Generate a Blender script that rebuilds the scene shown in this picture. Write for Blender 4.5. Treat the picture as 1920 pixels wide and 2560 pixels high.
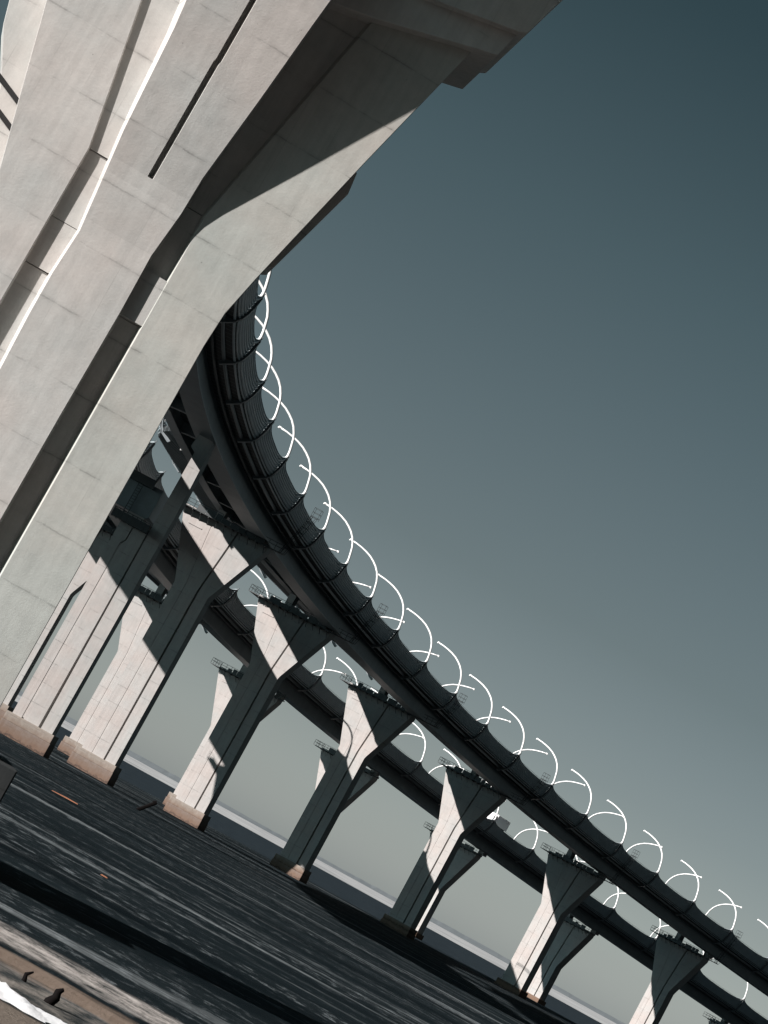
import bpy, bmesh, math, random
from mathutils import Matrix, Vector
R = math.radians
random.seed(7)
for o in list(bpy.data.objects):
    bpy.data.objects.remove(o)
scene = bpy.context.scene
col = scene.collection

# ---------------------------------------------------------------- camera
HC = 5.4                       # eye height above the flats
F_PX, PITCH, ROLL = 6500.0, math.atan(834 / 6500.0), R(28.8)
cam_d = bpy.data.cameras.new('camera')
cam_d.sensor_fit = 'VERTICAL'
cam_d.sensor_height = 24.0
cam_d.sensor_width = 18.0
cam_d.lens = 24.0 * F_PX / 2560.0
cam_d.clip_start = 1.0
cam_d.clip_end = 20000.0
cam = bpy.data.objects.new('camera', cam_d)
col.objects.link(cam)
fwd = Vector((0, math.cos(PITCH), math.sin(PITCH)))
upv = Vector((0, -math.sin(PITCH), math.cos(PITCH)))
rgt = Vector((1, 0, 0))
cx = rgt * math.cos(ROLL) + upv * math.sin(ROLL)
cy = -rgt * math.sin(ROLL) + upv * math.cos(ROLL)
M = Matrix((cx, cy, -fwd)).transposed().to_4x4()
M.translation = (0, 0, HC)
cam.matrix_world = M
scene.camera = cam
scene.render.resolution_x, scene.render.resolution_y = 768, 1024

# ---------------------------------------------------------------- sky, sun, exposure
SUN_AZ, SUN_EL = R(59.7), R(25.4)          # azimuth the rays travel towards, elevation
w = bpy.data.worlds.new('World')
scene.world = w
w.use_nodes = True
wt = w.node_tree
bg = wt.nodes['Background']
sky = wt.nodes.new('ShaderNodeTexSky')
sky.sky_type = 'NISHITA'
sky.sun_disc = False
sky.sun_elevation = SUN_EL
sky.sun_rotation = SUN_AZ + math.pi
sky.air_density = 1.0
sky.dust_density = 0.6
sky.ozone_density = 2.0
hsv = wt.nodes.new('ShaderNodeHueSaturation')
hsv.inputs['Saturation'].default_value = 0.42
geo = wt.nodes.new('ShaderNodeTexCoord')
sep = wt.nodes.new('ShaderNodeSeparateXYZ')
ramp = wt.nodes.new('ShaderNodeValToRGB')
SKY_RAMP = [(0.0, (0.84, 0.925, 1.0)), (0.05, (0.595, 0.64, 0.66)), (0.125, (0.382, 0.439, 0.431)),
            (0.258, (0.236, 0.329, 0.325)), (0.35, (0.135, 0.222, 0.225)), (0.6, (0.07, 0.18, 0.215)), (1.0, (0.04, 0.12, 0.15))]
cr = ramp.color_ramp
while len(cr.elements) < len(SKY_RAMP):
    cr.elements.new(0.5)
for e, (p, c) in zip(cr.elements, SKY_RAMP):
    e.position = p
    e.color = (*c, 1)
mul = wt.nodes.new('ShaderNodeMix')
mul.data_type = 'RGBA'
mul.blend_type = 'MULTIPLY'
mul.inputs['Factor'].default_value = 1.0
wt.links.new(sky.outputs[0], hsv.inputs['Color'])
wt.links.new(geo.outputs['Generated'], sep.inputs[0])
wt.links.new(sep.outputs['Z'], ramp.inputs['Fac'])
wt.links.new(hsv.outputs[0], mul.inputs['A'])
wt.links.new(ramp.outputs[0], mul.inputs['B'])
def sky_range(sock, a, b, lo, hi):
    n = wt.nodes.new('ShaderNodeMapRange')
    n.interpolation_type = 'SMOOTHSTEP'
    for k, v in (('From Min', a), ('From Max', b), ('To Min', lo), ('To Max', hi)):
        n.inputs[k].default_value = v
    wt.links.new(sock, n.inputs['Value'])
    return n.outputs[0]


back = sky_range(sep.outputs['Y'], -0.35, 0.55, 0.16, 1.0)     # sky dimmed behind the camera to deepen the shadows
side = sky_range(sep.outputs['X'], -0.4, -1.0, 0.0, 2.2)       # bright side below the sun
tint = wt.nodes.new('ShaderNodeMix')               # the side glow is a cool one
tint.data_type = 'RGBA'
tint.inputs['A'].default_value = (1, 1, 1, 1)
tint.inputs['B'].default_value = (0.72, 1.0, 1.12, 1)
wt.links.new(sky_range(sep.outputs['X'], -0.3, -0.8, 0.0, 1.0), tint.inputs['Factor'])
add = wt.nodes.new('ShaderNodeMath')
add.operation = 'ADD'
wt.links.new(back, add.inputs[0])
wt.links.new(side, add.inputs[1])
mul2 = wt.nodes.new('ShaderNodeMix')
mul2.data_type = 'RGBA'
mul2.blend_type = 'MULTIPLY'
mul2.inputs['Factor'].default_value = 1.0
wt.links.new(mul.outputs['Result'], mul2.inputs['A'])
wt.links.new(add.outputs[0], mul2.inputs['B'])
mul3 = wt.nodes.new('ShaderNodeMix')
mul3.data_type = 'RGBA'
mul3.blend_type = 'MULTIPLY'
mul3.inputs['Factor'].default_value = 1.0
wt.links.new(mul2.outputs['Result'], mul3.inputs['A'])
wt.links.new(tint.outputs['Result'], mul3.inputs['B'])
wt.links.new(mul3.outputs['Result'], bg.inputs['Color'])
bg.inputs['Strength'].default_value = 0.05

sd = bpy.data.lights.new('sun', 'SUN')
sd.energy = 5.0  # W/m2
sd.angle = R(0.5)
sd.color = (1.0, 0.95, 0.92)
sun = bpy.data.objects.new('sun', sd)
col.objects.link(sun)
ray = Vector((math.sin(SUN_AZ) * math.cos(SUN_EL), math.cos(SUN_AZ) * math.cos(SUN_EL), -math.sin(SUN_EL)))
sun.rotation_euler = ray.to_track_quat('-Z', 'Y').to_euler()
sun.location = -ray * 300

scene.view_settings.view_transform = 'Standard'
scene.view_settings.look = 'None'
scene.view_settings.gamma = 1.0
scene.view_settings.exposure = 0.75


# ---------------------------------------------------------------- materials
def newmat(name):
    m = bpy.data.materials.new(name)
    m.use_nodes = True
    nt = m.node_tree
    b = nt.nodes['Principled BSDF']
    return m, nt, b


class NT:
    """small wrapper for building node trees"""
    def __init__(s, nt):
        s.nt = nt

    def node(s, t, **kw):
        n = s.nt.nodes.new(t)
        for k, v in kw.items():
            setattr(n, k, v)
        return n

    def set(s, sock, v):
        if isinstance(v, bpy.types.NodeSocket):
            s.nt.links.new(v, sock)
        else:
            sock.default_value = v

    def math(s, op, a, b=0.0, clamp=False):
        n = s.node('ShaderNodeMath', operation=op, use_clamp=clamp)
        s.set(n.inputs[0], a)
        s.set(n.inputs[1], b)
        return n.outputs[0]

    def noise(s, vec, scale, detail=4.0, rough=0.55):
        n = s.node('ShaderNodeTexNoise')
        s.set(n.inputs['Vector'], vec)
        n.inputs['Scale'].default_value = scale
        n.inputs['Detail'].default_value = detail
        n.inputs['Roughness'].default_value = rough
        return n.outputs['Fac']

    def mapping(s, vec, scale=(1, 1, 1), loc=(0, 0, 0)):
        n = s.node('ShaderNodeMapping')
        s.set(n.inputs['Vector'], vec)
        n.inputs['Scale'].default_value = scale
        n.inputs['Location'].default_value = loc
        return n.outputs[0]

    def ramp(s, fac, stops):
        n = s.node('ShaderNodeValToRGB')
        s.set(n.inputs[0], fac)
        el = n.color_ramp.elements
        while len(el) < len(stops):
            el.new(0.5)
        for e, (p, c) in zip(el, stops):
            e.position = p
            e.color = (c, c, c, 1) if isinstance(c, (int, float)) else (*c, 1)
        return n.outputs[0]

    def mix(s, fac, a, b, mode='MIX'):
        n = s.node('ShaderNodeMix', data_type='RGBA', blend_type=mode)
        s.set(n.inputs['Factor'], fac)
        for k, v in (('A', a), ('B', b)):
            if isinstance(v, tuple):
                v = (*v[:3], 1)
            s.set(n.inputs[k], v)
        return n.outputs['Result']

    def bump(s, h, strength, dist=0.05):
        n = s.node('ShaderNodeBump')
        s.set(n.inputs['Height'], h)
        n.inputs['Strength'].default_value = strength
        n.inputs['Distance'].default_value = dist
        return n.outputs[0]


def concrete(name, base, lift=2.35, stain=0.5, fine=1.0, tide=None):
    m, nt, b = newmat(name)
    g = NT(nt)
    tc = g.node('ShaderNodeTexCoord').outputs['Object']
    sx = g.node('ShaderNodeSeparateXYZ')
    nt.links.new(tc, sx.inputs[0])
    x, y, z = sx.outputs
    big = g.noise(tc, 0.33, 5, 0.6)
    mid = g.noise(tc, 1.7, 6, 0.65)
    fin = g.noise(tc, 14.0 * fine, 5, 0.7)
    streak = g.noise(g.mapping(tc, (2.2, 2.2, 0.10)), 1.6, 5, 0.6)
    # pour joints: one line per lift, wobbling a little and broken up
    zz = g.math('DIVIDE', g.math('ADD', z, g.math('MULTIPLY', g.math('SUBTRACT', mid, 0.5), 0.10)), lift)
    fr = g.math('FRACT', zz)
    d = g.math('ABSOLUTE', g.math('SUBTRACT', fr, 0.5))
    line = g.math('GREATER_THAN', d, 0.5 - 0.011)
    soft = g.math('MULTIPLY', g.math('SUBTRACT', d, 0.44, ), 16.0, True)
    brk = g.ramp(g.noise(tc, 0.9, 3, 0.6), [(0.42, 0.0), (0.6, 1.0)])
    joint = g.math('MULTIPLY', line, g.math('ADD', g.math('MULTIPLY', brk, 0.85), 0.05))
    wn = g.node('ShaderNodeTexWhiteNoise', noise_dimensions='2D')
    cb = g.node('ShaderNodeCombineXYZ')
    nt.links.new(g.math('FLOOR', zz), cb.inputs[0])
    xx = g.math('DIVIDE', g.math('ADD', x, 0.62), 1.26)
    nt.links.new(g.math('FLOOR', xx), cb.inputs[1])
    nt.links.new(cb.outputs[0], wn.inputs['Vector'])
    tone = wn.outputs['Value']
    # faint vertical shutter lines
    fx = g.math('ABSOLUTE', g.math('SUBTRACT', g.math('FRACT', xx), 0.5))
    vline = g.math('MULTIPLY', g.math('GREATER_THAN', fx, 0.490), g.ramp(g.noise(tc, 0.5, 2), [(0.5, 0.0), (0.62, 0.7)]))
    v = g.math('ADD', g.math('MULTIPLY', g.math('SUBTRACT', big, 0.5), 0.42 * stain), 1.0)
    v = g.math('ADD', v, g.math('MULTIPLY', g.math('SUBTRACT', mid, 0.5), 0.42 * stain))
    v = g.math('ADD', v, g.math('MULTIPLY', g.math('SUBTRACT', fin, 0.5), 0.16))
    v = g.math('ADD', v, g.math('MULTIPLY', g.math('SUBTRACT', streak, 0.5), 0.45 * stain))
    v = g.math('ADD', v, g.math('MULTIPLY', g.math('SUBTRACT', tone, 0.5), 0.045))
    v = g.math('SUBTRACT', v, g.math('MULTIPLY', joint, 0.19))
    v = g.math('SUBTRACT', v, g.math('MULTIPLY', g.math('MULTIPLY', soft, brk), 0.15))
    v = g.math('SUBTRACT', v, g.math('MULTIPLY', vline, 0.16))
    # blow holes
    vo = g.node('ShaderNodeTexVoronoi')
    nt.links.new(tc, vo.inputs['Vector'])
    vo.inputs['Scale'].default_value = 2.1
    hole = g.math('LESS_THAN', vo.outputs['Distance'], 0.045)
    hole = g.math('MULTIPLY', hole, g.ramp(g.noise(tc, 0.6, 2), [(0.5, 0.0), (0.6, 1.0)]))
    v = g.math('SUBTRACT', v, g.math('MULTIPLY', hole, 0.3))
    hue = g.mix(g.ramp(g.noise(g.mapping(tc, (1, 1, 1), (31, 7, 3)), 0.23, 4), [(0.36, 0.0), (0.66, 1.0)]),
                (base[0] * 0.96, base[1] * 1.0, base[2] * 1.0), (base[0] * 1.03, base[1] * 0.985, base[2] * 0.96))
    gr = g.node('ShaderNodeCombineColor')
    for i in range(3):
        nt.links.new(v, gr.inputs[i])
    c = g.mix(1.0, hue, gr.outputs[0], 'MULTIPLY')
    if tide:
        lo, hi = tide
        t = g.math('ADD', z, g.math('MULTIPLY', g.math('SUBTRACT', mid, 0.5), 1.5))
        f = g.ramp(g.math('DIVIDE', g.math('SUBTRACT', t, lo), hi - lo), [(0.0, 1.0), (0.5, 0.85), (0.85, 0.35), (1.0, 0.1)])
        c = g.mix(f, c, (0.155, 0.10, 0.072))
        band = g.math('MULTIPLY', g.ramp(g.math('ABSOLUTE', g.math('SUBTRACT', t, lo + 0.42 * (hi - lo))),
                                         [(0.05, 1.0), (0.22, 0.0)]), 0.7)
        c = g.mix(band, c, (0.06, 0.045, 0.04))
    nt.links.new(c, b.inputs['Base Color'])
    b.inputs['Roughness'].default_value = 0.92
    b.inputs['Specular IOR Level'].default_value = 0.08
    h = g.math('ADD', g.math('MULTIPLY', mid, 0.6), g.math('MULTIPLY', fin, 0.35))
    h = g.math('SUBTRACT', h, g.math('MULTIPLY', joint, 0.8))
    h = g.math('SUBTRACT', h, g.math('MULTIPLY', hole, 0.6))
    nt.links.new(g.bump(h, 0.35, 0.04), b.inputs['Normal'])
    return m


def steel(name, base, rough=0.5, var=0.35, metallic=0.0, spec=0.4, lines=0.0):
    m, nt, b = newmat(name)
    g = NT(nt)
    t = g.node('ShaderNodeTexCoord')
    tc = t.outputs['Object']
    n1 = g.noise(tc, 0.4, 5, 0.6)
    n2 = g.noise(tc, 5.0, 4, 0.6)
    v = g.math('ADD', 1.0, g.math('MULTIPLY', g.math('SUBTRACT', n1, 0.5), var * 1.6))
    v = g.math('ADD', v, g.math('MULTIPLY', g.math('SUBTRACT', n2, 0.5), var * 0.5))
    if lines:
        uvs = g.node('ShaderNodeSeparateXYZ')
        nt.links.new(t.outputs['UV'], uvs.inputs[0])
        fr = g.math('ABSOLUTE', g.math('SUBTRACT', g.math('FRACT', g.math('DIVIDE', uvs.outputs[0], lines)), 0.5))
        ln = g.math('GREATER_THAN', fr, 0.465)
        v = g.math('ADD', v, g.math('MULTIPLY', ln, 7.0))
    gr = g.node('ShaderNodeCombineColor')
    for i in range(3):
        nt.links.new(v, gr.inputs[i])
    nt.links.new(g.mix(1.0, (base[0], base[1], base[2]), gr.outputs[0], 'MULTIPLY'), b.inputs['Base Color'])
    b.inputs['Roughness'].default_value = rough
    b.inputs['Metallic'].default_value = metallic
    b.inputs['Specular IOR Level'].default_value = spec
    nt.links.new(g.bump(n2, 0.15, 0.02), b.inputs['Normal'])
    return m


M_FG = concrete('concrete_near', (0.51, 0.498, 0.482), lift=2.05, stain=0.85)
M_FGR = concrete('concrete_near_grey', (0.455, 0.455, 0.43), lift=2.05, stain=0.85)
M_PIER = concrete('concrete_pier', (0.38, 0.362, 0.352), lift=2.6, stain=0.65, fine=0.7)
M_FOOT = concrete('concrete_footing', (0.275, 0.245, 0.22), lift=1.3, stain=0.8, tide=(0.2, 2.6))
M_FOOT_SHADE = concrete('concrete_footing_shade', (0.035, 0.037, 0.038), lift=1.3, stain=0.9)  # near-black colour stands in for shade on the giant pier's footing
M_FOOTB = concrete('concrete_footing_base', (0.20, 0.17, 0.155), lift=1.3, stain=0.8, tide=(-1.0, 2.0))
M_GIRD = steel('girder_steel', (0.17, 0.20, 0.212), 0.5, 0.4)
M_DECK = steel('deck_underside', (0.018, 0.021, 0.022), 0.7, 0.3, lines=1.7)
M_BAR = steel('barrier_steel', (0.46, 0.52, 0.54), 0.42, 0.35)
M_BRK = steel('bracket_steel', (0.16, 0.18, 0.19), 0.45, 0.3)
M_WALK = steel('walkway_steel', (0.05, 0.056, 0.058), 0.55, 0.3)
M_WHITE = steel('white_paint', (0.82, 0.82, 0.81), 0.4, 0.05)
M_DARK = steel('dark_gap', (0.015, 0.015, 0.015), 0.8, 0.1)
M_WOOD = steel('weathered_wood', (0.007, 0.006, 0.006), 0.9, 0.5, spec=0.03)
M_ORANGE = steel('orange_board', (0.34, 0.15, 0.085), 0.8, 0.5)


def ground_material():
    m, nt, b = newmat('dark_ice_flats')
    g = NT(nt)
    tc = g.node('ShaderNodeTexCoord').outputs['Object']
    sx = g.node('ShaderNodeSeparateXYZ')
    nt.links.new(tc, sx.inputs[0])
    x, y, z = sx.outputs
    wob = g.noise(g.mapping(tc, (0.16, 0.3, 1)), 1.0, 6, 0.65)
    yy = g.math('ADD', y, g.math('MULTIPLY', g.math('SUBTRACT', wob, 0.5), 6.0))
    s1 = g.noise(g.mapping(tc, (0.010, 0.085, 1)), 1.0, 7, 0.62)      # long bands along the shore
    s2 = g.noise(g.mapping(tc, (0.035, 0.22, 1), (5, 9, 0)), 1.0, 7, 0.68)
    s3 = g.noise(g.mapping(tc, (1.1, 0.7, 1), (2, 4, 0)), 1.0, 8, 0.76)
    s5 = g.noise(g.mapping(tc, (0.012, 0.05, 1), (3, 1, 0)), 1.0, 4, 0.6)
    s4 = g.noise(g.mapping(tc, (7.0, 9.0, 1), (2, 4, 0)), 1.0, 5, 0.7)
    base = g.mix(g.ramp(s1, [(0.3, 0.0), (0.7, 1.0)]), (0.002, 0.0045, 0.006), (0.011, 0.017, 0.020))
    base = g.mix(g.math('MULTIPLY', g.ramp(s2, [(0.45, 0.0), (0.8, 1.0)]), 0.6), base, (0.026, 0.034, 0.037))
    flecks = g.math('MULTIPLY', g.ramp(s3, [(0.52, 0.0), (0.62, 1.0)]), g.ramp(s2, [(0.42, 0.0), (0.60, 1.0)]))
    flecks = g.math('MULTIPLY', flecks, g.ramp(s4, [(0.4, 0.25), (0.6, 1.0)]))
    flecks = g.math('MULTIPLY', flecks, g.ramp(s5, [(0.38, 0.12), (0.62, 1.0)]))
    c = g.mix(flecks, base, (0.31, 0.345, 0.36))
    st = g.ramp(g.noise(g.mapping(tc, (0.022, 0.16, 1), (8, 1, 0)), 1.0, 6, 0.66), [(0.57, 0.0), (0.63, 1.0)])
    c = g.mix(g.math('MULTIPLY', st, g.math('ADD', g.math('MULTIPLY', s3, 0.75), 0.0)), c, (0.33, 0.36, 0.37))
    # strand: sand and stranded slush nearest the camera
    def band(lo, hi, sf=0.5):
        a = g.math('DIVIDE', g.math('SUBTRACT', yy, lo - sf), 2 * sf, True)
        e = g.math('DIVIDE', g.math('SUBTRACT', hi + sf, yy), 2 * sf, True)
        return g.math('MULTIPLY', a, e)
    slush = g.mix(g.ramp(s3, [(0.35, 0.0), (0.6, 1.0)]), (0.03, 0.035, 0.036), (0.6, 0.55, 0.51))
    c = g.mix(g.math('MULTIPLY', band(62.5, 66.5, 0.9), 0.85), c, slush)
    c = g.mix(g.math('MULTIPLY', band(57.3, 60.2, 0.5), 0.9), c, g.mix(s3, (0.15, 0.11, 0.085), (0.32, 0.25, 0.2)))
    c = g.mix(g.math('MULTIPLY', band(53.8, 57.0, 0.5), 0.8), c, g.mix(g.ramp(s3, [(0.4, 0.0), (0.62, 1.0)]), (0.05, 0.055, 0.055), (0.30, 0.27, 0.24)))
    c = g.mix(g.math('MULTIPLY', band(45.0, 50.6, 0.3), 0.95), c, g.mix(s3, (0.10, 0.085, 0.068), (0.26, 0.215, 0.18)))
    nt.links.new(c, b.inputs['Base Color'])
    b.inputs['Roughness'].default_value = 0.85
    b.inputs['Specular IOR Level'].default_value = 0.03
    h = g.math('ADD', g.math('MULTIPLY', s3, 0.7), g.math('MULTIPLY', s4, 0.25))
    h = g.math('ADD', h, g.math('MULTIPLY', s2, 1.5))
    nt.links.new(g.bump(h, 0.7, 0.25), b.inputs['Normal'])
    return m


def water_material():
    m, nt, b = newmat('cold_water')
    g = NT(nt)
    tc = g.node('ShaderNodeTexCoord').outputs['Object']
    n1 = g.noise(g.mapping(tc, (0.25, 0.05, 1)), 1.0, 6, 0.7)
    n2 = g.noise(g.mapping(tc, (0.02, 0.008, 1)), 1.0, 4, 0.6)
    c = g.mix(n1, (0.010, 0.017, 0.022), (0.034, 0.044, 0.052))
    fl = g.ramp(g.noise(g.mapping(tc, (0.7, 0.06, 1)), 1.0, 6, 0.75), [(0.70, 0.0), (0.76, 1.0)])
    c = g.mix(g.math('MULTIPLY', fl, 0.6), c, (0.4, 0.42, 0.42))
    nt.links.new(c, b.inputs['Base Color'])
    b.inputs['Roughness'].default_value = 0.85
    b.inputs['Specular IOR Level'].default_value = 0.02
    nt.links.new(g.bump(g.math('ADD', n1, n2), 0.6, 1.0), b.inputs['Normal'])
    return m


def plain(name, ca, cb, sc, rough=0.9):
    m, nt, b = newmat(name)
    g = NT(nt)
    tc = g.node('ShaderNodeTexCoord').outputs['Object']
    n = g.noise(g.mapping(tc, sc), 1.0, 6, 0.65)
    nt.links.new(g.mix(g.ramp(n, [(0.3, 0.0), (0.7, 1.0)]), ca, cb), b.inputs['Base Color'])
    b.inputs['Roughness'].default_value = rough
    b.inputs['Specular IOR Level'].default_value = 0.15
    nt.links.new(g.bump(n, 0.5, 0.1), b.inputs['Normal'])
    return m


# ---------------------------------------------------------------- object helpers
def link(o, parent=None):
    col.objects.link(o)
    if parent is not None:
        o.parent = parent
    return o


def thing(name, label, cat, loc=(0, 0, 0), rz=0.0, group=None):
    o = bpy.data.objects.new(name, None)
    o.empty_display_size = 0.5
    o.location = loc
    o.rotation_euler = (0, 0, rz)
    o['label'] = label
    o['category'] = cat
    if group:
        o['group'] = group
    return link(o)


def tag(o, label, cat, group=None):
    o['label'] = label
    o['category'] = cat
    if group:
        o['group'] = group
    return o


class MB:
    """collects faces for one mesh"""
    def __init__(s):
        s.v, s.f, s.uv = [], [], {}

    def add(s, vs, fs):
        n = len(s.v)
        s.v += [tuple(p) for p in vs]
        s.f += [tuple(i + n for i in f) for f in fs]

    def box(s, x0, x1, y0, y1, z0, z1):
        s.add([(x0, y0, z0), (x1, y0, z0), (x1, y1, z0), (x0, y1, z0), (x0, y0, z1), (x1, y0, z1), (x1, y1, z1), (x0, y1, z1)],
              [(0, 3, 2, 1), (4, 5, 6, 7), (0, 1, 5, 4), (1, 2, 6, 5), (2, 3, 7, 6), (3, 0, 4, 7)])

    def loft(s, front, back):
        n = len(front)
        s.add(list(front) + list(back),
              [tuple(range(n)), tuple(range(2 * n - 1, n - 1, -1))] + [(i, n + i, n + (i + 1) % n, (i + 1) % n) for i in range(n)])

    def prism(s, poly, y0, y1, draft=None):
        """poly in (x, z); front at y0, back at y1; draft: back polygon if it differs"""
        bp = draft or poly
        s.loft([(p[0], y0, p[1]) for p in poly], [(p[0], y1, p[1]) for p in bp])

    def bar(s, a, b, r, n=4):
        a, b = Vector(a), Vector(b)
        d = (b - a).normalized()
        q = d.orthogonal().normalized()
        p = d.cross(q)
        ring = [(q * math.cos(t) + p * math.sin(t)) * r for t in [2 * math.pi * (i + 0.5) / n for i in range(n)]]
        s.loft([a + k for k in ring], [b + k for k in ring])

    def tube(s, pts, radii, n=8):
        pts = [Vector(p) for p in pts]
        rings = []
        for i, p in enumerate(pts):
            d = (pts[min(i + 1, len(pts) - 1)] - pts[max(i - 1, 0)]).normalized()
            q = Vector((1, 0, 0)) if abs(d.y) > 0.6 else Vector((0, 1, 0))
            q = (q - d * q.dot(d)).normalized()
            if rings and q.dot(qp) < 0.3:
                q = (qp - d * qp.dot(d)).normalized()
            qp = q
            t = d.cross(q)
            rings.append([p + (q * math.cos(a) + t * math.sin(a)) * radii[i] for a in [2 * math.pi * k / n for k in range(n)]])
        vs = [v for r_ in rings for v in r_]
        fs = []
        for i in range(len(rings) - 1):
            for k in range(n):
                fs.append((i * n + k, i * n + (k + 1) % n, (i + 1) * n + (k + 1) % n, (i + 1) * n + k))
        fs.append(tuple(range(n - 1, -1, -1)))
        fs.append(tuple((len(rings) - 1) * n + k for k in range(n)))
        s.add(vs, fs)

    def build(s, name, mat, parent=None, smooth=False, bevel=0.0):
        me = bpy.data.meshes.new(name)
        me.from_pydata(s.v, [], s.f)
        bm = bmesh.new()
        bm.from_mesh(me)
        bmesh.ops.recalc_face_normals(bm, faces=bm.faces)
        bm.to_mesh(me)
        bm.free()
        if smooth:
            me.polygons.foreach_set('use_smooth', [True] * len(me.polygons))
        me.materials.append(mat)
        o = bpy.data.objects.new(name, me)
        link(o, parent)
        if bevel:
            md = o.modifiers.new('bevel', 'BEVEL')
            md.width = bevel
            md.segments = 2
            md.limit_method = 'ANGLE'
            md.angle_limit = R(25)
        return o


# ---------------------------------------------------------------- setting
def sheet(name, x0, x1, ys, z, mat, nx=2, zf=None):
    vs, fs = [], []
    for y in ys:
        for i in range(nx):
            x = x0 + (x1 - x0) * i / (nx - 1)
            vs.append((x, y, z + (zf(x, y) if zf else 0)))
    for j in range(len(ys) - 1):
        for i in range(nx - 1):
            fs.append((j * nx + i, j * nx + i + 1, (j + 1) * nx + i + 1, (j + 1) * nx + i))
    me = bpy.data.meshes.new(name)
    me.from_pydata(vs, [], fs)
    me.materials.append(mat)
    o = bpy.data.objects.new(name, me)
    link(o)
    o['kind'] = 'structure'
    return o


M_GROUND = ground_material()
M_WATER = water_material()
M_ICE = plain('pale_far_ice', (0.26, 0.27, 0.275), (0.52, 0.53, 0.53), (0.02, 0.004, 1))
M_SHORE = plain('hazy_far_shore', (0.13, 0.15, 0.16), (0.165, 0.185, 0.195), (0.01, 0.01, 0.2))
M_SNOW = plain('stranded_snow', (0.72, 0.73, 0.74), (0.86, 0.87, 0.88), (1.5, 1.5, 1.5), 0.7)

sheet('water', -6000, 6000, [-400, 300, 1000, 9000], 0.0, M_WATER)
sheet('far_ice', -6000, 6000, [1450, 3000, 9000], 0.06, M_ICE)


def shore_edge(x):
    return 545 + 14 * math.sin(x * 0.021) + 9 * math.sin(x * 0.057 + 1) + 4 * math.sin(x * 0.19)


def flats():
    nx = 90
    vs, fs = [], []
    xs = [-400 + 900 * i / (nx - 1) for i in range(nx)]
    fr = [0.0, 0.12, 0.3, 0.6, 1.0]
    for t in fr:
        for x in xs:
            e = shore_edge(x)
            vs.append((x, -300 + (e + 300) * t, 0.12 if t < 1 else 0.02))
    for j in range(len(fr) - 1):
        for i in range(nx - 1):
            fs.append((j * nx + i, j * nx + i + 1, (j + 1) * nx + i + 1, (j + 1) * nx + i))
    me = bpy.data.meshes.new('ground')
    me.from_pydata(vs, [], fs)
    me.materials.append(M_GROUND)
    o = bpy.data.objects.new('ground', me)
    link(o)
    o['kind'] = 'structure'


flats()

# far shore: a low coast, haze put into its pale colour, with an uneven skyline
mb = MB()
xs = [-1500 + 12 * i for i in range(300)]
hs = [9.5 + 2.0 * math.sin(i * 0.031) + 1.2 * math.sin(i * 0.11 + 2) + random.uniform(-0.5, 0.5) for i in range(300)]
for i in range(299):
    mb.add([(xs[i], 5000, 0.05), (xs[i + 1], 5000, 0.05), (xs[i + 1], 5040, hs[i + 1]), (xs[i], 5040, hs[i]),
            (xs[i + 1], 5300, 0.05), (xs[i], 5300, 0.05)], [(0, 1, 2, 3), (3, 2, 4, 5)])
o = mb.build('hills', M_SHORE)
o['kind'] = 'structure'

# ridge of stranded snow on the near strand
mb = MB()
nx, ny = 160, 9
for j in range(ny):
    for i in range(nx):
        x = -14 + 26 * i / (nx - 1)
        t = j / (ny - 1)
        wv = 0.35 * math.sin(x * 0.8) + 0.2 * math.sin(x * 2.3 + 1)
        yy = 50.9 + 2.3 * t + wv * 0.5
        h = 0.10 + 0.22 * math.sin(math.pi * t) * (1 + 0.35 * math.sin(x * 5.1 + j) + 0.25 * math.sin(x * 13 + 2 * j) + random.uniform(-.12, .12))
        fade = max(0.0, min(1.0, (1.5 - x) / 5.0))
        mb.v.append((x, yy, h * fade + 0.02))
for j in range(ny - 1):
    for i in range(nx - 1):
        mb.f.append((j * nx + i, j * nx + i + 1, (j + 1) * nx + i + 1, (j + 1) * nx + i))
o = mb.build('snow_ridge', M_SNOW, smooth=True)
o['kind'] = 'stuff'
tag(o, 'white ridge of stranded snow along the sandy near shore', 'snow')


# ---------------------------------------------------------------- the two road lines
class Line:
    def __init__(s, x, y, th, k0, k1, z0, z1, z2, z3, sp, back, kb):
        s.p = (x, y, th, k0, k1)
        s.z = (z0, z1, z2, z3)
        s.sp, s.back, s.kb = sp, back, kb
        s.tab = {}
        st = 0.5
        X, Y, T = x, y, th
        s.fw = [(X, Y, T)]
        L = 0.0
        for i in range(1000):
            tm = T + 0.5 * st * (k0 + k1 * L)
            X += math.sin(tm) * st
            Y += math.cos(tm) * st
            T += st * (k0 + k1 * L)
            L += st
            s.fw.append((X, Y, T))
        X, Y, T = x, y, th
        s.bw = [(X, Y, T)]
        for i in range(700):
            L = i * st
            k = kb(L)
            tm = T - 0.5 * st * k
            X -= math.sin(tm) * st
            Y -= math.cos(tm) * st
            T -= st * k
            s.bw.append((X, Y, T))

    def at(s, l):
        tab = s.fw if l >= 0 else s.bw
        q = abs(l) / 0.5
        i = min(int(q), len(tab) - 2)
        f = q - i
        a, b = tab[i], tab[i + 1]
        x, y, t = [a[k] + (b[k] - a[k]) * f for k in range(3)]
        u = l / 300.0
        if l >= 0:
            z = s.z[0] + s.z[1] * u + s.z[2] * u * u + s.z[3] * u ** 3
        else:
            z = s.z[0] + s.z[1] * max(u, -0.25) * 0.75
        return x, y, z + HC, t

    def pt(s, l, a, b):
        x, y, z, t = s.at(l)
        return (x - a * math.cos(t), y + a * math.sin(t), z + b)


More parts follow.
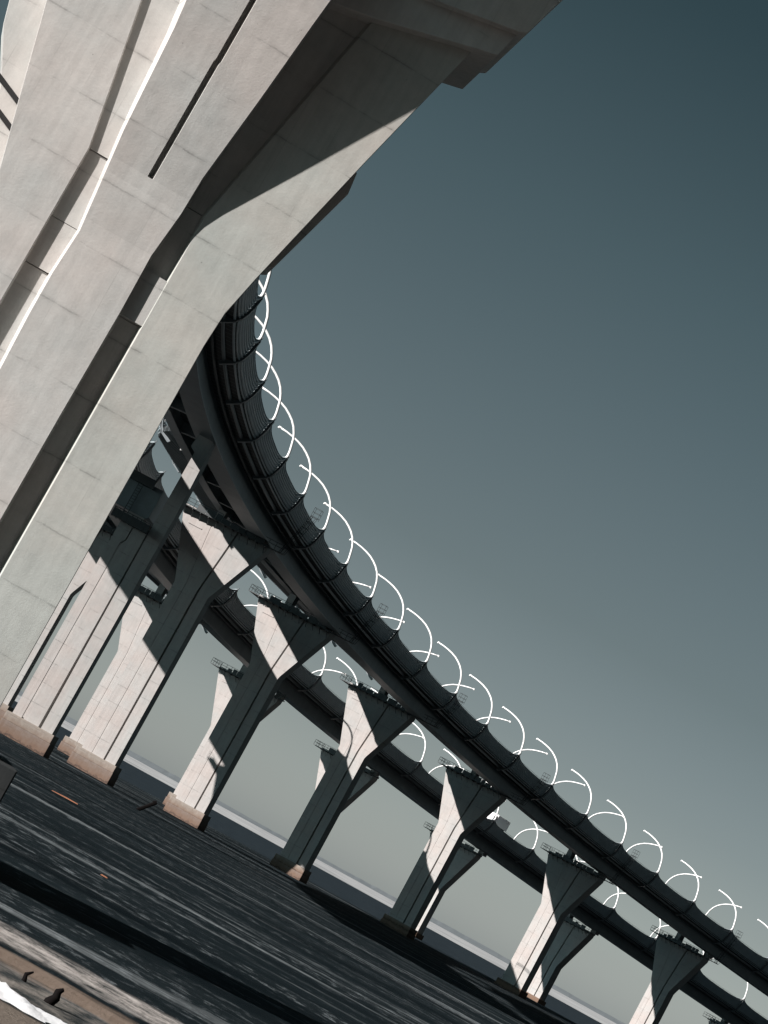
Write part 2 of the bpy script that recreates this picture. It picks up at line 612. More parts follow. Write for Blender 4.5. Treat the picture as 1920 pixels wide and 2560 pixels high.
NEAR = Line(-21.649, 260.929, 0.0111939, 2.2913e-3, -7.3288e-7, 46.81, -15.40, 0.286, 0.3356, 18.5408, 200,
            lambda L: 0.00146)
FAR = Line(-30.481, 333.831, 0.038876, 2.18416e-3, 8.171e-7, 36.372, -13.087, 2.7588, -1.9546, 20.1575, 80,
           lambda L: 0.0003)


def smooth01(t):
    t = max(0.0, min(1.0, t))
    return t * t * (3 - 2 * t)


def left_near(l):                     # inner edge of the left girder bottom, from the right edge line
    return 12.3 + 3.6 * smooth01((l / 18.54 - 4.0) / 4.0)


def over_near(l):
    return 1.3 + 10.3 * smooth01((l / 18.54 - 4.1) / 1.2)


def drop_near(l):
    return -1.7 * (1 - smooth01((l / 18.54 - 4.5) / 3.5))


def left_far(l):
    return 15.9


SAG = 1.0


def sweep(line, l0, l1, step, section, name, mat, parent, cap=True, smooth=False):
    n = max(2, int(math.ceil((l1 - l0) / step)) + 1)
    mb = MB()
    uv = []
    m = None
    for i in range(n):
        l = l0 + (l1 - l0) * i / (n - 1)
        sec = section(l)
        m = len(sec)
        for a, b in sec:
            mb.v.append(line.pt(l, a, b))
            uv.append((l, a))
    for i in range(n - 1):
        for k in range(m):
            mb.f.append((i * m + k, i * m + (k + 1) % m, (i + 1) * m + (k + 1) % m, (i + 1) * m + k))
    if cap:
        mb.f.append(tuple(range(m)))
        mb.f.append(tuple((n - 1) * m + k for k in range(m - 1, -1, -1)))
    o = mb.build(name, mat, parent, smooth)
    me = o.data
    lay = me.uv_layers.new(name='UVMap')
    for lp in me.loops:
        lay.data[lp.index].uv = uv[lp.vertex_index]
    return o


PROF = [(1.05, -3.55), (0.62, -3.05), (0.36, -2.5), (0.18, -1.9), (0.06, -1.3), (0.0, -0.8), (-0.12, -0.3), (-0.3, 0.12)]


def prof_a(b):
    for (a0, b0), (a1, b1) in zip(PROF, PROF[1:]):
        if b <= b1:
            return a0 + (a1 - a0) * (b - b0) / (b1 - b0)
    return PROF[-1][0]


def top_b(d, sp):
    """height of the barrier's top edge at distance d from the nearest bracket"""
    return -SAG * (1.0 - math.exp(-(d / 1.9) ** 1.05)) + 0.12


def barrier_bay(line, i, sp, side, wfun, dz, parent):
    l0, l1 = i * sp + 0.08, (i + 1) * sp - 0.08
    ds = [0.0, 0.25, 0.5, 0.8, 1.2, 1.7, 2.4, 3.3, 4.6, 6.2]
    ls = [l0 + d for d in ds] + [(l0 + l1) / 2] + [l1 - d for d in reversed(ds)]
    rows = 37
    mb = MB()
    for back in (0, 1):
        for l in ls:
            d = min(l - i * sp, (i + 1) * sp - l)
            tb = top_b(d, sp)
            W = wfun(l)
            for j in range(rows):
                q = j / (rows - 1)
                b = -3.5 + (tb + 3.5) * q
                a = prof_a(b) + (0.15 if j % 4 in (2, 3) else 0.0) + 0.24 * back
                if side:
                    mb.v.append(line.pt(l, W - a, b + dz))
                else:
                    mb.v.append(line.pt(l, a, b))
    n = len(ls)
    off = n * rows
    for i2 in range(n - 1):
        for j in range(rows - 1):
            a = i2 * rows + j
            mb.f.append((a, a + 1, a + rows + 1, a + rows))
            a += off
            mb.f.append((a, a + rows, a + rows + 1, a + 1))
        for j in (0, rows - 1):
            a = i2 * rows + j
            mb.f.append((a, a + rows, a + rows + off, a + off))
    for i2 in (0, n - 1):
        for j in range(rows - 1):
            a = i2 * rows + j
            mb.f.append((a, a + 1, a + 1 + off, a + off))
    return mb.build('barrier_panel', M_BAR, parent)


BR_OUT = [(-0.42, 0.42), (-0.33, -0.1), (-0.22, -0.8), (-0.10, -1.5), (0.10, -2.2), (0.42, -2.95), (1.05, -3.68), (2.45, -4.45)]
BR_IN = [(2.7, -4.15), (1.15, -3.35), (0.62, -2.7), (0.38, -2.2), (0.16, -1.5), (0.03, -0.8), (-0.12, -0.1), (-0.3, 0.36)]


def bracket(line, l, side, wfun, dz, parent):
    W = wfun(l)

    def P(l_, a, b):
        return line.pt(l_, W - a, b + dz) if side else line.pt(l_, a, b)
    mb = MB()
    pl = BR_OUT + BR_IN
    n = len(BR_OUT)
    h = 0.13
    # web as quads so that it stays clean
    for k in range(n - 1):
        o0, o1 = BR_OUT[k], BR_OUT[k + 1]
        i0, i1 = BR_IN[n - 1 - k], BR_IN[n - 2 - k]
        mb.add([P(l - h, *o0), P(l - h, *o1), P(l - h, *i1), P(l - h, *i0), P(l + h, *o0), P(l + h, *o1), P(l + h, *i1), P(l + h, *i0)],
               [(0, 1, 2, 3), (7, 6, 5, 4), (0, 4, 5, 1), (3, 2, 6, 7), (0, 3, 7, 4), (1, 5, 6, 2)])
        # outer flange
        if k > 0:
            e = 0.07
            hh = 0.14 + 0.12 * min(1.0, k / 3)
            q0, q1 = (o0[0] - e, o0[1] - e * .6), (o1[0] - e, o1[1] - e * .6)
            mb.add([P(l - hh, *o0), P(l - hh, *o1), P(l - hh, *q1), P(l - hh, *q0), P(l + hh, *o0), P(l + hh, *o1), P(l + hh, *q1), P(l + hh, *q0)],
                   [(0, 1, 2, 3), (7, 6, 5, 4), (0, 4, 5, 1), (3, 2, 6, 7), (0, 3, 7, 4), (1, 5, 6, 2)])
    return mb.build('bracket', M_BRK, parent)


ORD = ['first', 'second', 'third', 'fourth', 'fifth', 'sixth', 'seventh', 'eighth', 'ninth', 'tenth', 'eleventh', 'twelfth',
       'thirteenth', 'fourteenth', 'fifteenth', 'sixteenth', 'seventeenth', 'eighteenth', 'nineteenth', 'twentieth',
       'twenty-first', 'twenty-second', 'twenty-third', 'twenty-fourth']

ARC = [(0.12, -2.6, -0.95), (0.08, -1.9, -0.86), (0.03, -1.2, -0.70), (-0.05, -0.6, -0.42), (-0.14, -0.15, 0.0), (-0.15, 0, 0.4), (-0.08, 0, 1.0), (0.1, 0, 1.8),
       (0.3, 0, 2.6), (0.62, 0, 3.3), (1.05, 0, 4.0), (1.7, 0, 4.7), (2.4, 0, 5.22), (3.2, 0, 5.7), (4.2, 0, 6.1), (5.2, 0, 6.38), (6.3, 0, 6.6), (7.3, 0, 6.72)]


def make_arc(sx, sz, flip):
    n = len(ARC)
    mb = MB()
    pts = [(-a * sx, y * flip, b * sz if b > 0 else b) for a, y, b in ARC]
    mb.tube(pts, [0.11, 0.14, 0.165, 0.18] + [0.185 - 0.06 * i / (n - 5) for i in range(n - 4)], 10)
    me = mb.build('mast', M_WHITE, None, True)
    x, _, z = pts[-1]
    hb = MB()
    hb.tube([(x + 0.05, 0, z + 0.02), (x - 0.22, 0, z + 0.02), (x - 0.3, 0, z - 0.16)], [0.17, 0.19, 0.15], 8)
    return me, hb.build('lamp_head', M_WHITE, None, False)


def build_deck(line, name, label, l0, l1, i0, i1, wl, dzl, over, dl):
    """line = right edge; wl(l) = outer face of the left girder"""
    root = thing(name, label, 'viaduct', line.pt(l0, 8, -3))
    inv = root.matrix_world.inverted()
    root.location = (0, 0, 0)
    W = lambda l: wl(l) + over(l)
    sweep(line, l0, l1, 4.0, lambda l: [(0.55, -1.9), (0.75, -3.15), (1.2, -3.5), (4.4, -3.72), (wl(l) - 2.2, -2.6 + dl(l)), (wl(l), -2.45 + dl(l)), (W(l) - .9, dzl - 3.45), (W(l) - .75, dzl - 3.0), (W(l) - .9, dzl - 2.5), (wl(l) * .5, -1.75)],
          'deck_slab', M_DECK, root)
    sweep(line, l0, l1, 4.0, lambda l: [(4.5, -3.7), (4.25, -6.25), (3.95, -6.28), (3.95, -6.5), (7.15, -6.5), (7.15, -6.28), (6.85, -6.25), (6.6, -3.6)],
          'main_girder', M_GIRD, root)
    sweep(line, l0, l1, 4.0, lambda l: [(a, b + dl(l)) for a, b in [(wl(l) - 1.3, -2.3), (wl(l) - 1.3, -3.85), (wl(l) - 1.6, -3.88), (wl(l) - 1.6, -4.05), (wl(l), -4.05), (wl(l), -3.88), (wl(l) - 0.25, -3.85), (wl(l) - 0.25, -2.4)]],
          'main_girder', M_GIRD, root)
    # pipe run along the outer girder web
    sweep(line, l0, l1, 4.0, lambda l: [(3.3 + 0.16 * math.cos(t), -4.15 + 0.16 * math.sin(t)) for t in [k * math.pi / 4 for k in range(8)]],
          'drain_pipe', M_WALK, root, smooth=True)
    # edge beam under the barrier
    sweep(line, l0, l1, 4.0, lambda l: [(2.0, -3.66), (2.0, -4.0), (2.28, -4.0), (2.28, -3.66)], 'edge_beam', M_BRK, root)
    nb = int((l1 - l0) / (line.sp / 1.5))
    for k in range(nb):
        l = l0 + (k + 0.5) * line.sp / 1.5
        w_ = wl(l)
        mb = MB()
        h = 0.16
        e_ = dl(l)
        sec = [(7.0, -3.3), (7.0, -5.2), (w_ - 1.4, -3.8 + e_), (w_ - 1.4, -2.6 + e_ * .5)]
        mb.loft([line.pt(l - h, *p) for p in sec], [line.pt(l + h, *p) for p in sec])
        sec = [(7.16, -5.22), (7.16, -5.36), (w_ - 1.65, -3.9 + e_), (w_ - 1.65, -3.76 + e_)]
        mb.loft([line.pt(l - h * 2, *p) for p in sec], [line.pt(l + h * 2, *p) for p in sec])
        mb.build('cross_beam', M_GIRD, root)
    for side in (0, 1):
        for i in range(i0, i1):
            if side and line is NEAR and -4 <= i < 5:
                continue
            barrier_bay(line, i, line.sp, side, W, dzl if side else 0, root)
        for i in range(i0, i1 + 1):
            if side and line is NEAR and -4 < i < 5:
                continue
            bracket(line, i * line.sp, side, W, dzl if side else 0, root)
    # handrail seen over the low parts of the barrier
    for side in (0, 1):
        mb = MB()
        st = line.sp / 8
        n = int((i1 - i0) * 8)
        for k in range(n):
            l = i0 * line.sp + k * st
            if side and line is NEAR and -4 <= l / line.sp < 5:
                continue
            for b in (-0.62, ):
                p, q = ((line.pt(l, 0.3, b), line.pt(l + st, 0.3, b)) if not side else (line.pt(l, W(l) - .3, b + dzl), line.pt(l + st, W(l + st) - .3, b + dzl)))
                mb.bar(p, q, 0.025)
            p, q = ((line.pt(l, 0.3, -1.6), line.pt(l, 0.3, -0.62)) if not side else (line.pt(l, W(l) - .3, dzl - 1.6), line.pt(l, W(l) - .3, dzl - .62)))
            mb.bar(p, q, 0.025)
        mb.build('handrail', M_WALK, root)
    return root, W


def place_arcs(line, W, dzl, i0, i1, which, desc, group, proto, side, off, lab):
    n = 0
    for i in range(i1, i0 - 1, -1):
        l = (i + off) * line.sp
        x, y, z, t = line.at(l)
        w_ = W(l)
        p = line.pt(l, w_, dzl) if side else line.pt(l, 0, 0)
        label = lab(n, i)
        r = thing('lamp_mast', label, 'lamp mast', p, -t + (math.pi if side else 0), group)
        for src in proto:
            c = src.copy()
            col.objects.link(c)
            c.parent = r
        n += 1


near_deck, W_N = build_deck(NEAR, 'viaduct_deck', 'nearer, higher curved steel road deck sweeping across in front of the other',
                            -13.0 * NEAR.sp, 24.2 * NEAR.sp, -13, 24, left_near, 2.2, over_near, drop_near)
far_deck, W_F = build_deck(FAR, 'viaduct_deck', 'farther, lower curved steel road deck seen behind the tall near piers',
                           -4.0 * FAR.sp, 22.2 * FAR.sp, -4, 22, left_far, 1.6, lambda l: 11.5, lambda l: 0.0)

pa = make_arc(1.0, 1.0, 1)
pb = make_arc(1.08, 0.95, -1)


def lab_nr(n, i):
    return 'white curved lamp mast on the outer edge of the nearer deck, %s from the right' % ORD[n]


def lab_nl(n, i):
    return 'white curved lamp mast on the far edge of the nearer deck, %s from the right' % ORD[n]


def lab_fr(n, i):
    return 'white curved lamp mast on the facing edge of the farther deck, %s from the right' % ORD[n]


def lab_fl(n, i):
    return 'white curved lamp mast on the back edge of the farther deck, %s from the right' % ORD[n]


place_arcs(NEAR, W_N, 2.2, -2, 20, 0, '', 'lamp masts along the outer edge of the nearer deck', pa, 0, 0.0, lab_nr)
place_arcs(NEAR, W_N, 2.2, 5, 20, 1, '', 'lamp masts along the back edge of the nearer deck', pb, 1, 0.45, lab_nl)
place_arcs(FAR, W_F, 1.6, 6, 19, 0, '', 'lamp masts along the facing edge of the farther deck', pa, 0, 0.0, lab_fr)
place_arcs(FAR, W_F, 1.6, 4, 19, 1, '', 'lamp masts along the back edge of the farther deck', pb, 1, 0.45, lab_fl)
for o in (*pa, *pb):
    bpy.data.objects.remove(o)


# ---------------------------------------------------------------- piers
def railing(mb, pts, h=1.1, step=1.1, rails=(1.1, 0.6)):
    for p, q in zip(pts, pts[1:]):
        p, q = Vector(p), Vector(q)
        n = max(1, int((q - p).length / step))
        for k in range(n + 1):
            a = p.lerp(q, k / n)
            mb.bar(a, a + Vector((0, 0, h)), 0.04)
        for r_ in rails:
            mb.bar(p + Vector((0, 0, r_)), q + Vector((0, 0, r_)), 0.035)


def pier(line, t, c, zf, zk, zc, label, bl, group, ladder=True, right_bearing=True):
    """t = place along the line in brackets, c = pier centre from the right edge line, zf/zk/zc = footing top, head start, cap"""
    l = t * line.sp
    x, y, z, th = line.at(l)
    base = line.pt(l, c, 0)
    D = 2.3                                     # depth along the road
    root = thing('viaduct_pier', label, 'pier', (base[0], base[1], 0), -th, group)
    m = zk + 5.0
    w, hw = 2.75, 6.85
    body = MB()
    body.prism([(-w + .06, zf - .3), (w - .06, zf - .3), (w - .06, zk + .1), (hw - .1, zc - .5), (hw - .1, zc - .05), (-hw + .1, zc - .05), (-hw + .1, zc - .5), (-w + .06, zk + .1)], 0.34, D - 0.34)
    body.build('pier_body', M_PIER, root)
    for s in (-1, 1):
        f = MB()
        inner = 1.12
        pts = [(inner, zf - .2), (w, zf - .2), (w, zk - 0.25), (w + .16, zk + .25), (hw, zc - .55), (hw, zc), (2.12, zc), (inner + 0.02, zk + 0.4)]
        dr = [(inner - .05, zf - .2), (w, zf - .2), (w, zk - 0.25), (w + .16, zk + .25), (hw, zc - .55), (hw, zc), (2.06, zc), (inner - .03, zk + 0.4)]
        pts = [(s * a, b) for a, b in pts]
        dr = [(s * a, b) for a, b in dr]
        f.loft([(a, 0, b) for a, b in pts], [(a, D / 2, b) for a, b in dr])
        f.loft([(a, D / 2, b) for a, b in dr], [(a, D, b) for a, b in pts])
        fl = f.build('flange', M_PIER, root)
        tk = MB()
        x0, x1 = sorted((s * 3.0, s * 5.2))
        tk.box(x0, x1, -0.09, 0.01, zc - 1.98, zc - 1.86)
        tk.build('ledge_or_groove', M_PIER, fl)
    r_ = MB()
    pr = [(-.86, zf - .2), (.86, zf - .2), (.86, zk + .2), (1.85, zc), (-1.85, zc), (-.86, zk + .2)]
    pd = [(-.95, zf - .2), (.95, zf - .2), (.95, zk + .2), (1.95, zc), (-1.95, zc), (-.95, zk + .2)]
    r_.loft([(a, -.1, b) for a, b in pr], [(a, .36, b) for a, b in pd])
    r_.loft([(a, D - .36, b) for a, b in pd], [(a, D + .1, b) for a, b in pr])
    r_.build('rib', M_PIER, root)
    # the joint left of the rib is filled to a shallow rebate
    fl_ = MB()
    fl_.prism([(-1.3, zf - .19), (-.8, zf - .19), (-.8, zk), (-1.6, zc - .03), (-2.4, zc - .03), (-1.3, zk)], .045, .5)
    fl_.build('joint_fill', M_PIER, root)
    ft = MB()
    ft.box(-3.35, 3.2, -.6, D + .35, zf - 1.2, zf - .12)
    ft.build('footing', M_FOOT, root, bevel=0.05)
    ft = MB()
    ft.box(-3.43, 3.27, -.7, D + .42, -2.0, zf - 1.203)
    ft.build('footing_base', M_FOOTB, root, bevel=0.05)
    cp = MB()
    cp.box(-hw - .12, hw + .12, -.12, D + .12, zc, zc + .4)
    cp.build('cap_slab', M_PIER, root)
    # bearings
    gl = c - (bl - 1.35)                         # centre of the left girder in pier coordinates (to the left = negative)
    zl = line.at(l)[2] - 4.05 + (drop_near(l) if line is NEAR else 0.0)
    for (u, zt, hw_) in ((-(bl - 1.35) + c, zl, .62), (c - 5.5, line.at(l)[2] - 6.5, .75)):
        if zt > zc + .42:
            b = MB()
            b.box(u - hw_, u + hw_, .35, D - .35, zc + .4, zt)
            b.build('bearing_block', M_PIER, root)
    # inspection walkway round the cap
    wk = MB()
    wx0, wx1 = -hw - 1.7, (c - 1.3 if ladder else hw + 1.5)
    wk.box(wx0, wx1, -1.35, -.16, zc - .02, zc + .1)
    wk.box(wx0, -hw - .16, -.16, D + 1.2, zc - .02, zc + .1)
    for k in range(11):
        xx = -hw + .3 + k * (2 * hw - .6) / 10
        wk.box(xx - .06, xx + .06, -1.3, -.13, zc - .2, zc - .02)
        wk.bar((xx, -1.2, zc - .05), (xx, -.05, zc - .95), .05)
    # toe boards and mesh panels between some of the posts
    k = 0
    xx = -hw + 2.2
    while xx < hw - 1.0:
        wd = random.choice((0.9, 1.4, 1.9))
        wk.box(xx, min(xx + wd, hw), -1.37, -1.31, zc + .1, zc + random.choice((0.75, 1.0, 1.05)))
        xx += wd + random.choice((0.06, 0.1, 0.2))
    wo = wk.build('walkway', M_WALK, root)
    rl = MB()
    railing(rl, [(wx1, -1.33, zc + .1), (wx0, -1.33, zc + .1), (wx0, D + 1.15, zc + .1)])
    rl.build('railing', M_WALK, wo)
    if ladder:
        # caged ladder from the walkway up over the barrier
        lb = MB()
        zt = line.at(l)[2] - 0.5
        a0 = Vector((c - 1.6, -1.0, zc + .1))
        a1 = Vector((c + 0.05, -1.0, zt))
        for dy in (-.45, .45):
            lb.bar(a0 + Vector((0, dy, 0)), a1 + Vector((0, dy, 0)), .05)
            lb.bar(a0 + Vector((.7, dy, 0)), a1 + Vector((.75, dy, 0)), .035)
        n = 22
        for k in range(n):
            p = a0.lerp(a1, k / (n - 1))
            lb.bar(p + Vector((0, -.45, 0)), p + Vector((0, .45, 0)), .03)
            if k % 3 == 0:
                lb.bar(p + Vector((0, -.45, 0)), p + Vector((.72, -.45, 0)), .03)
                lb.bar(p + Vector((0, .45, 0)), p + Vector((.72, .45, 0)), .03)
                lb.bar(p + Vector((.72, -.45, 0)), p + Vector((.72, .45, 0)), .03)
        # landing cage at the top
        for dx in (-.1, 1.0):
            for dy in (-.5, .5):
                lb.bar(a1 + Vector((dx, dy, -.2)), a1 + Vector((dx, dy, 1.35)), .03)
        for hz in (0.1, .7, 1.35):
            q = [a1 + Vector((-.1, -.5, hz)), a1 + Vector((1, -.5, hz)), a1 + Vector((1, .5, hz)), a1 + Vector((-.1, .5, hz))]
            for k in range(4):
                lb.bar(q[k], q[(k + 1) % 4], .025)
        lb.build('ladder', M_WALK, root)
    return root


GN, GF = 'goblet piers under the nearer deck', 'goblet piers under the farther deck'
near_specs = [
    (5.6, 10.5, 3.0, 29.7, 39.75, 'sunlit goblet pier of the nearer deck, first whole one right of the giant pier'),
    (8.4, 12.5, 2.75, 27.4, 37.4, 'goblet pier of the nearer deck, second whole one right of the giant pier'),
    (11.2, 13.9, 2.5, 24.8, 35.2, 'goblet pier of the nearer deck with shaded shaft and sunlit foot, third whole one'),
    (13.8, 13.3, 2.15, 22.6, 32.85, 'goblet pier of the nearer deck on a fully shaded footing, fourth whole one'),
    (16.4, 11.95, 1.6, 19.4, 29.6, 'goblet pier of the nearer deck, last one whose shaded footing is in view'),
    (19.2, 12.4, 1.5, 16.8, 27.0, 'goblet pier of the nearer deck cut by the bottom right of the frame'),
]
for t, c, zf, zk, zc, lab in near_specs:
    pier(NEAR, t, c, zf, zk, zc, lab, left_near(t * NEAR.sp), GN)
far_specs = [
    (2.7, 12.9, 3.0, 22.0, 32.6, 'farther-deck pier of which only a sunlit strip shows beside the giant pier'),
    (5.4, 13.0, 2.9, 19.7, 30.2, 'goblet pier of the farther deck behind the first whole near pier'),
    (8.0, 12.0, 2.8, 17.4, 27.7, 'goblet pier of the farther deck behind the second whole near pier'),
    (10.7, 11.7, 2.0, 15.0, 25.4, 'goblet pier of the farther deck behind the third whole near pier'),
    (13.5, 13.0, 1.3, 12.5, 22.9, 'goblet pier of the farther deck just right of the fourth near pier'),
    (16.2, 12.9, 1.2, 10.0, 20.6, 'goblet pier of the farther deck with a sunlit orange footing, rightmost in view'),
    (19.6, 11.6, 1.0, 7.0, 17.3, 'goblet pier of the farther deck, only its cap end showing at bottom right'),
]
for t, c, zf, zk, zc, lab in far_specs:
    pier(FAR, t, c, zf, zk, zc, lab, 15.9, GF, ladder=False)


def split_pier():
    """pier beside the giant one: shaft with a low cap on the left and one flange carried up to the near deck"""
    t = 2.8
    l = t * NEAR.sp
    x, y, z, th = NEAR.at(l)
    base = NEAR.pt(l, 6.72, 0)
    root = thing('viaduct_pier', 'sunlit pier with one tall slender arm reaching the nearer deck beside the giant pier', 'pier', (base[0], base[1], 0), -th)
    D, zf, zc = 2.3, 3.0, 29.3
    w = 2.75
    b = MB()
    b.box(-w + .06, w - .06, .34, D - .34, zf - .3, zc)
    b.build('pier_body', M_PIER, root)
    f = MB()
    f.prism([(-w, zf - .2), (-1.5, zf - .2), (-1.5, 27.0), (-1.1, 27.5), (-1.1, zc), (-w, zc)], 0, D)
    f.build('flange', M_PIER, root)
    r_ = MB()
    r_.loft([(a, -.06, bz) for a, bz in [(-1.2, zf - .2), (.85, zf - .2), (.85, zc + .02), (-.9, zc + .02), (-.9, 27.6), (-1.2, 27.0)]],
            [(a, .36, bz) for a, bz in [(-1.3, zf - .2), (.98, zf - .2), (.98, zc + .02), (-1.0, zc + .02), (-1.0, 27.6), (-1.3, 27.0)]])
    r_.build('rib', M_PIER, root)
    jf = MB()
    jf.box(-1.6, -1.15, .05, .4, zf + .01, 26.9)
    jf.build('joint_fill', M_PIER, root)
    a = MB()
    a.prism([(1.2, zf - .2), (w, zf - .2), (w + .1, 34), (w - .1, 40.5), (w - .35, 43.4), (.45, 43.4), (.3, 41.3), (1.05, 40.8), (1.0, 30)], 0, D)
    a.build('arm', M_PIER, root)
    ft = MB()
    ft.box(-3.35, 3.2, -.6, D + .35, zf - 1.2, zf - .12)
    ft.build('footing', M_FOOT, root, bevel=0.05)
    ft = MB()
    ft.box(-3.43, 3.27, -.7, D + .42, -2.0, zf - 1.203)
    ft.build('footing_base', M_FOOTB, root, bevel=0.05)
    # crosshead that carries the start of the far deck
    c = MB()
    c.loft([(-10, .1, 30.9), (-6.0, .1, 30.9), (-.2, .1, 30.9), (.05, .1, 31.2), (.05, .1, 34.9), (-10, .1, 34.9)],
           [(-10, 6, 30.9), (-6.0, 6, 30.9), (-.2, 6, 30.9), (.05, 6, 31.2), (.05, 6, 34.9), (-10, 6, 34.9)])
    ch = c.build('crosshead', M_GIRD, root)
    c = MB()
    c.box(-2.6, -.4, .3, D - .3, zc + .02, 30.9)
    c.build('bearing_block', M_PIER, root)
    wk = MB()
    wk.box(-3.9, 1.0, -1.35, -.1, zc + .0, zc + .12)
    wk.box(-3.9, 1.0, -1.38, -1.32, zc + .12, zc + 1.0)
    for k in range(9):
        xx = -3.8 + k * .6
        wk.box(xx - .04, xx + .04, -1.42, -1.385, zc - .15, zc + 1.15)
    wo = wk.build('walkway', M_WALK, root)
    w2 = MB()
    w2.box(-5.2, -1.0, -.9, .05, 34.4, 34.5)
    w2.box(-5.2, -1.0, -.93, -.88, 34.5, 35.5)
    w2.build('walkway', M_WALK, root)
    rl = MB()
    railing(rl, [(1.0, -1.36, zc + .1), (-3.9, -1.36, zc + .1), (-3.9, D, zc + .1)])
    for dx in (-3.0, -2.4):
        rl.bar((dx, -.3, zc + 1), (dx, -.3, 34.6), .05)
    for k in range(12):
        rl.bar((-3.0, -.3, zc + 1.2 + k * .36), (-2.4, -.3, zc + 1.2 + k * .36), .035)
    rl.build('railing', M_WALK, wo)


split_pier()


# ---------------------------------------------------------------- the giant foreground pier
def giant():
    th = R(-8)
    root = thing('viaduct_pier', 'giant ribbed concrete pier filling the upper left of the photograph', 'pier', (-11.5, 80, 0), -th)
    ZB, ZT = 3.3, 46.0
    D = 4.2

    def mir(p):
        return [(-a, b) for a, b in p]
    # flange outlines; above z = 30 they carry on at the same lean
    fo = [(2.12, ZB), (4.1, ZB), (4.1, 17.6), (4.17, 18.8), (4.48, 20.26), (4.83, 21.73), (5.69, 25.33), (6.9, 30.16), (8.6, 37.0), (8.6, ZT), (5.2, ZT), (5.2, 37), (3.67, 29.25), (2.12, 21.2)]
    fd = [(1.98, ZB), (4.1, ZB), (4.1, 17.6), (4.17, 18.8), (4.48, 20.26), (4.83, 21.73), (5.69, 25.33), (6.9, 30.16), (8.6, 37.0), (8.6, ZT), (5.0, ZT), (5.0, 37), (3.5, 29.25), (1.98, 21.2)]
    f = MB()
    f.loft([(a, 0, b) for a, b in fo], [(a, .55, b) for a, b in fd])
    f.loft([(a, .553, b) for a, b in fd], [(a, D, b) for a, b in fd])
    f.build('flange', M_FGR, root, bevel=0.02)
    lo = [(-4.1, ZB), (-2.04, ZB), (-2.04, 21.19), (-2.93, 26.11), (-4.95, 37), (-4.95, ZT), (-8.6, ZT), (-8.6, 37), (-5.46, 24.55), (-4.83, 22.04), (-4.1, 19.2)]
    ld = [(-4.02, ZB), (-1.98, ZB), (-1.98, 21.19), (-2.83, 26.11), (-4.85, 37), (-4.85, ZT), (-8.5, ZT), (-8.5, 37), (-5.36, 24.55), (-4.73, 22.04), (-4.02, 19.2)]
    f = MB()
    f.loft([(a, -.02, b) for a, b in lo], [(a, .55, b) for a, b in ld])
    f.loft([(a, .553, b) for a, b in ld], [(a, D, b) for a, b in ld])
    f.build('flange', M_FG, root, bevel=0.02)

    # recess plates between flanges and rib: three lifts with a step at each ledge
    def edge_in(zv, side):
        if side > 0:
            return 2.3 if zv <= 21.2 else 2.3 + (zv - 21.2) * .195
        return 2.2 if zv <= 21.2 else 2.2 + (zv - 21.2) * .185
    for s in (-1, 1):
        for (z0, z1, dep) in ((ZB, 17.13, .26 if s < 0 else .42), (17.16, 18.78, .19 if s < 0 else .02), (18.80, 21.19, .18 if s < 0 else .29), (21.22, ZT, .12 if s < 0 else .34)):
            b = MB()
            pts = [(0.9 * s, z0), (edge_in(z0, s) * s, z0), (edge_in(z1, s) * s, z1), (0.9 * s, z1)]
            b.prism(pts, dep, D - .4)
            b.build('recess_panel', M_FG, root)
    # central rib, leaning out towards the viewer above the shaft
    def lean(zv):
        return -.21 - .09 * smooth01((zv - 19.0) / 1.8) - max(0.0, zv - 21.0) * 0.155
    lf = [(-1.02, ZB), (-1.02, 13.8), (-1.09, 15.7), (-1.10, 17.2), (-1.02, 18.76), (-1.2, 20.4), (-1.39, 22.17), (-1.6, 25.64), (-1.82, 27.6), (-2.6, 36), (-2.6, ZT)]
    rf = [(1.25, ZB), (1.27, 13.5), (1.30, 17.2), (1.27, 19.2), (1.43, 20.8), (1.46, 22.1), (1.79, 25.13), (2.05, 27.87), (2.2, 29.28), (2.9, 36), (2.9, ZT)]
    slot_z0 = 21.3

    def interp(tab, zv):
        for (a0, z0), (a1, z1) in zip(tab, tab[1:]):
            if zv <= z1:
                return a0 + (a1 - a0) * (zv - z0) / (z1 - z0)
        return tab[-1][0]
    zs = sorted(set([ZB] + [p[1] for p in lf[1:]] + [p[1] for p in rf[1:]] + [slot_z0 - .02, slot_z0, 25.38, 25.46]))
    r_ = MB()
    rows = []
    for zv in zs:
        y = lean(zv)
        L, Rr = interp(lf, zv), interp(rf, zv)
        g = 0.22 + 0.02 * max(0, zv - 21) * .5
        hasslot = zv >= slot_z0
        jog = 0.03 if zv >= 25.4 else 0.0
        sl0, sl1 = (-.05 + jog, .15 + jog) if zv >= slot_z0 - .03 else (-.05, .15)
        dep = y + .42 if hasslot else y
        rows.append([(L - g * .8, .62, zv), (L, y, zv), (sl0, y, zv), (sl0 + .02, dep, zv), (sl1 - .07 if hasslot else sl1, dep, zv), (sl1, y, zv), (Rr, y, zv), (Rr + .10, .62, zv)])
    m = len(rows[0])
    for rw in rows:
        r_.v += rw
    for i in range(len(rows) - 1):
        for k in range(m - 1):
            r_.f.append((i * m + k, i * m + k + 1, (i + 1) * m + k + 1, (i + 1) * m + k))
    n = len(rows)
    r_.f.append(tuple(range(m - 1, -1, -1)))
    r_.f.append(tuple((n - 1) * m + k for k in range(m)))
    for i in range(n - 1):
        r_.f.append((i * m, (i + 1) * m, (i + 1) * m + m - 1, i * m + m - 1))
    r_.build('rib', M_FG, root)

    # stepped crosshead beams on the right
    b = MB()
    p = [(1.9, 29.0), (3.58, 29.31), (6.88, 30.19), (7.66, 30.38), (7.89, 31.31), (7.6, 33.5), (1.9, 33.5)]
    b.prism(p, -.55, D + .6)
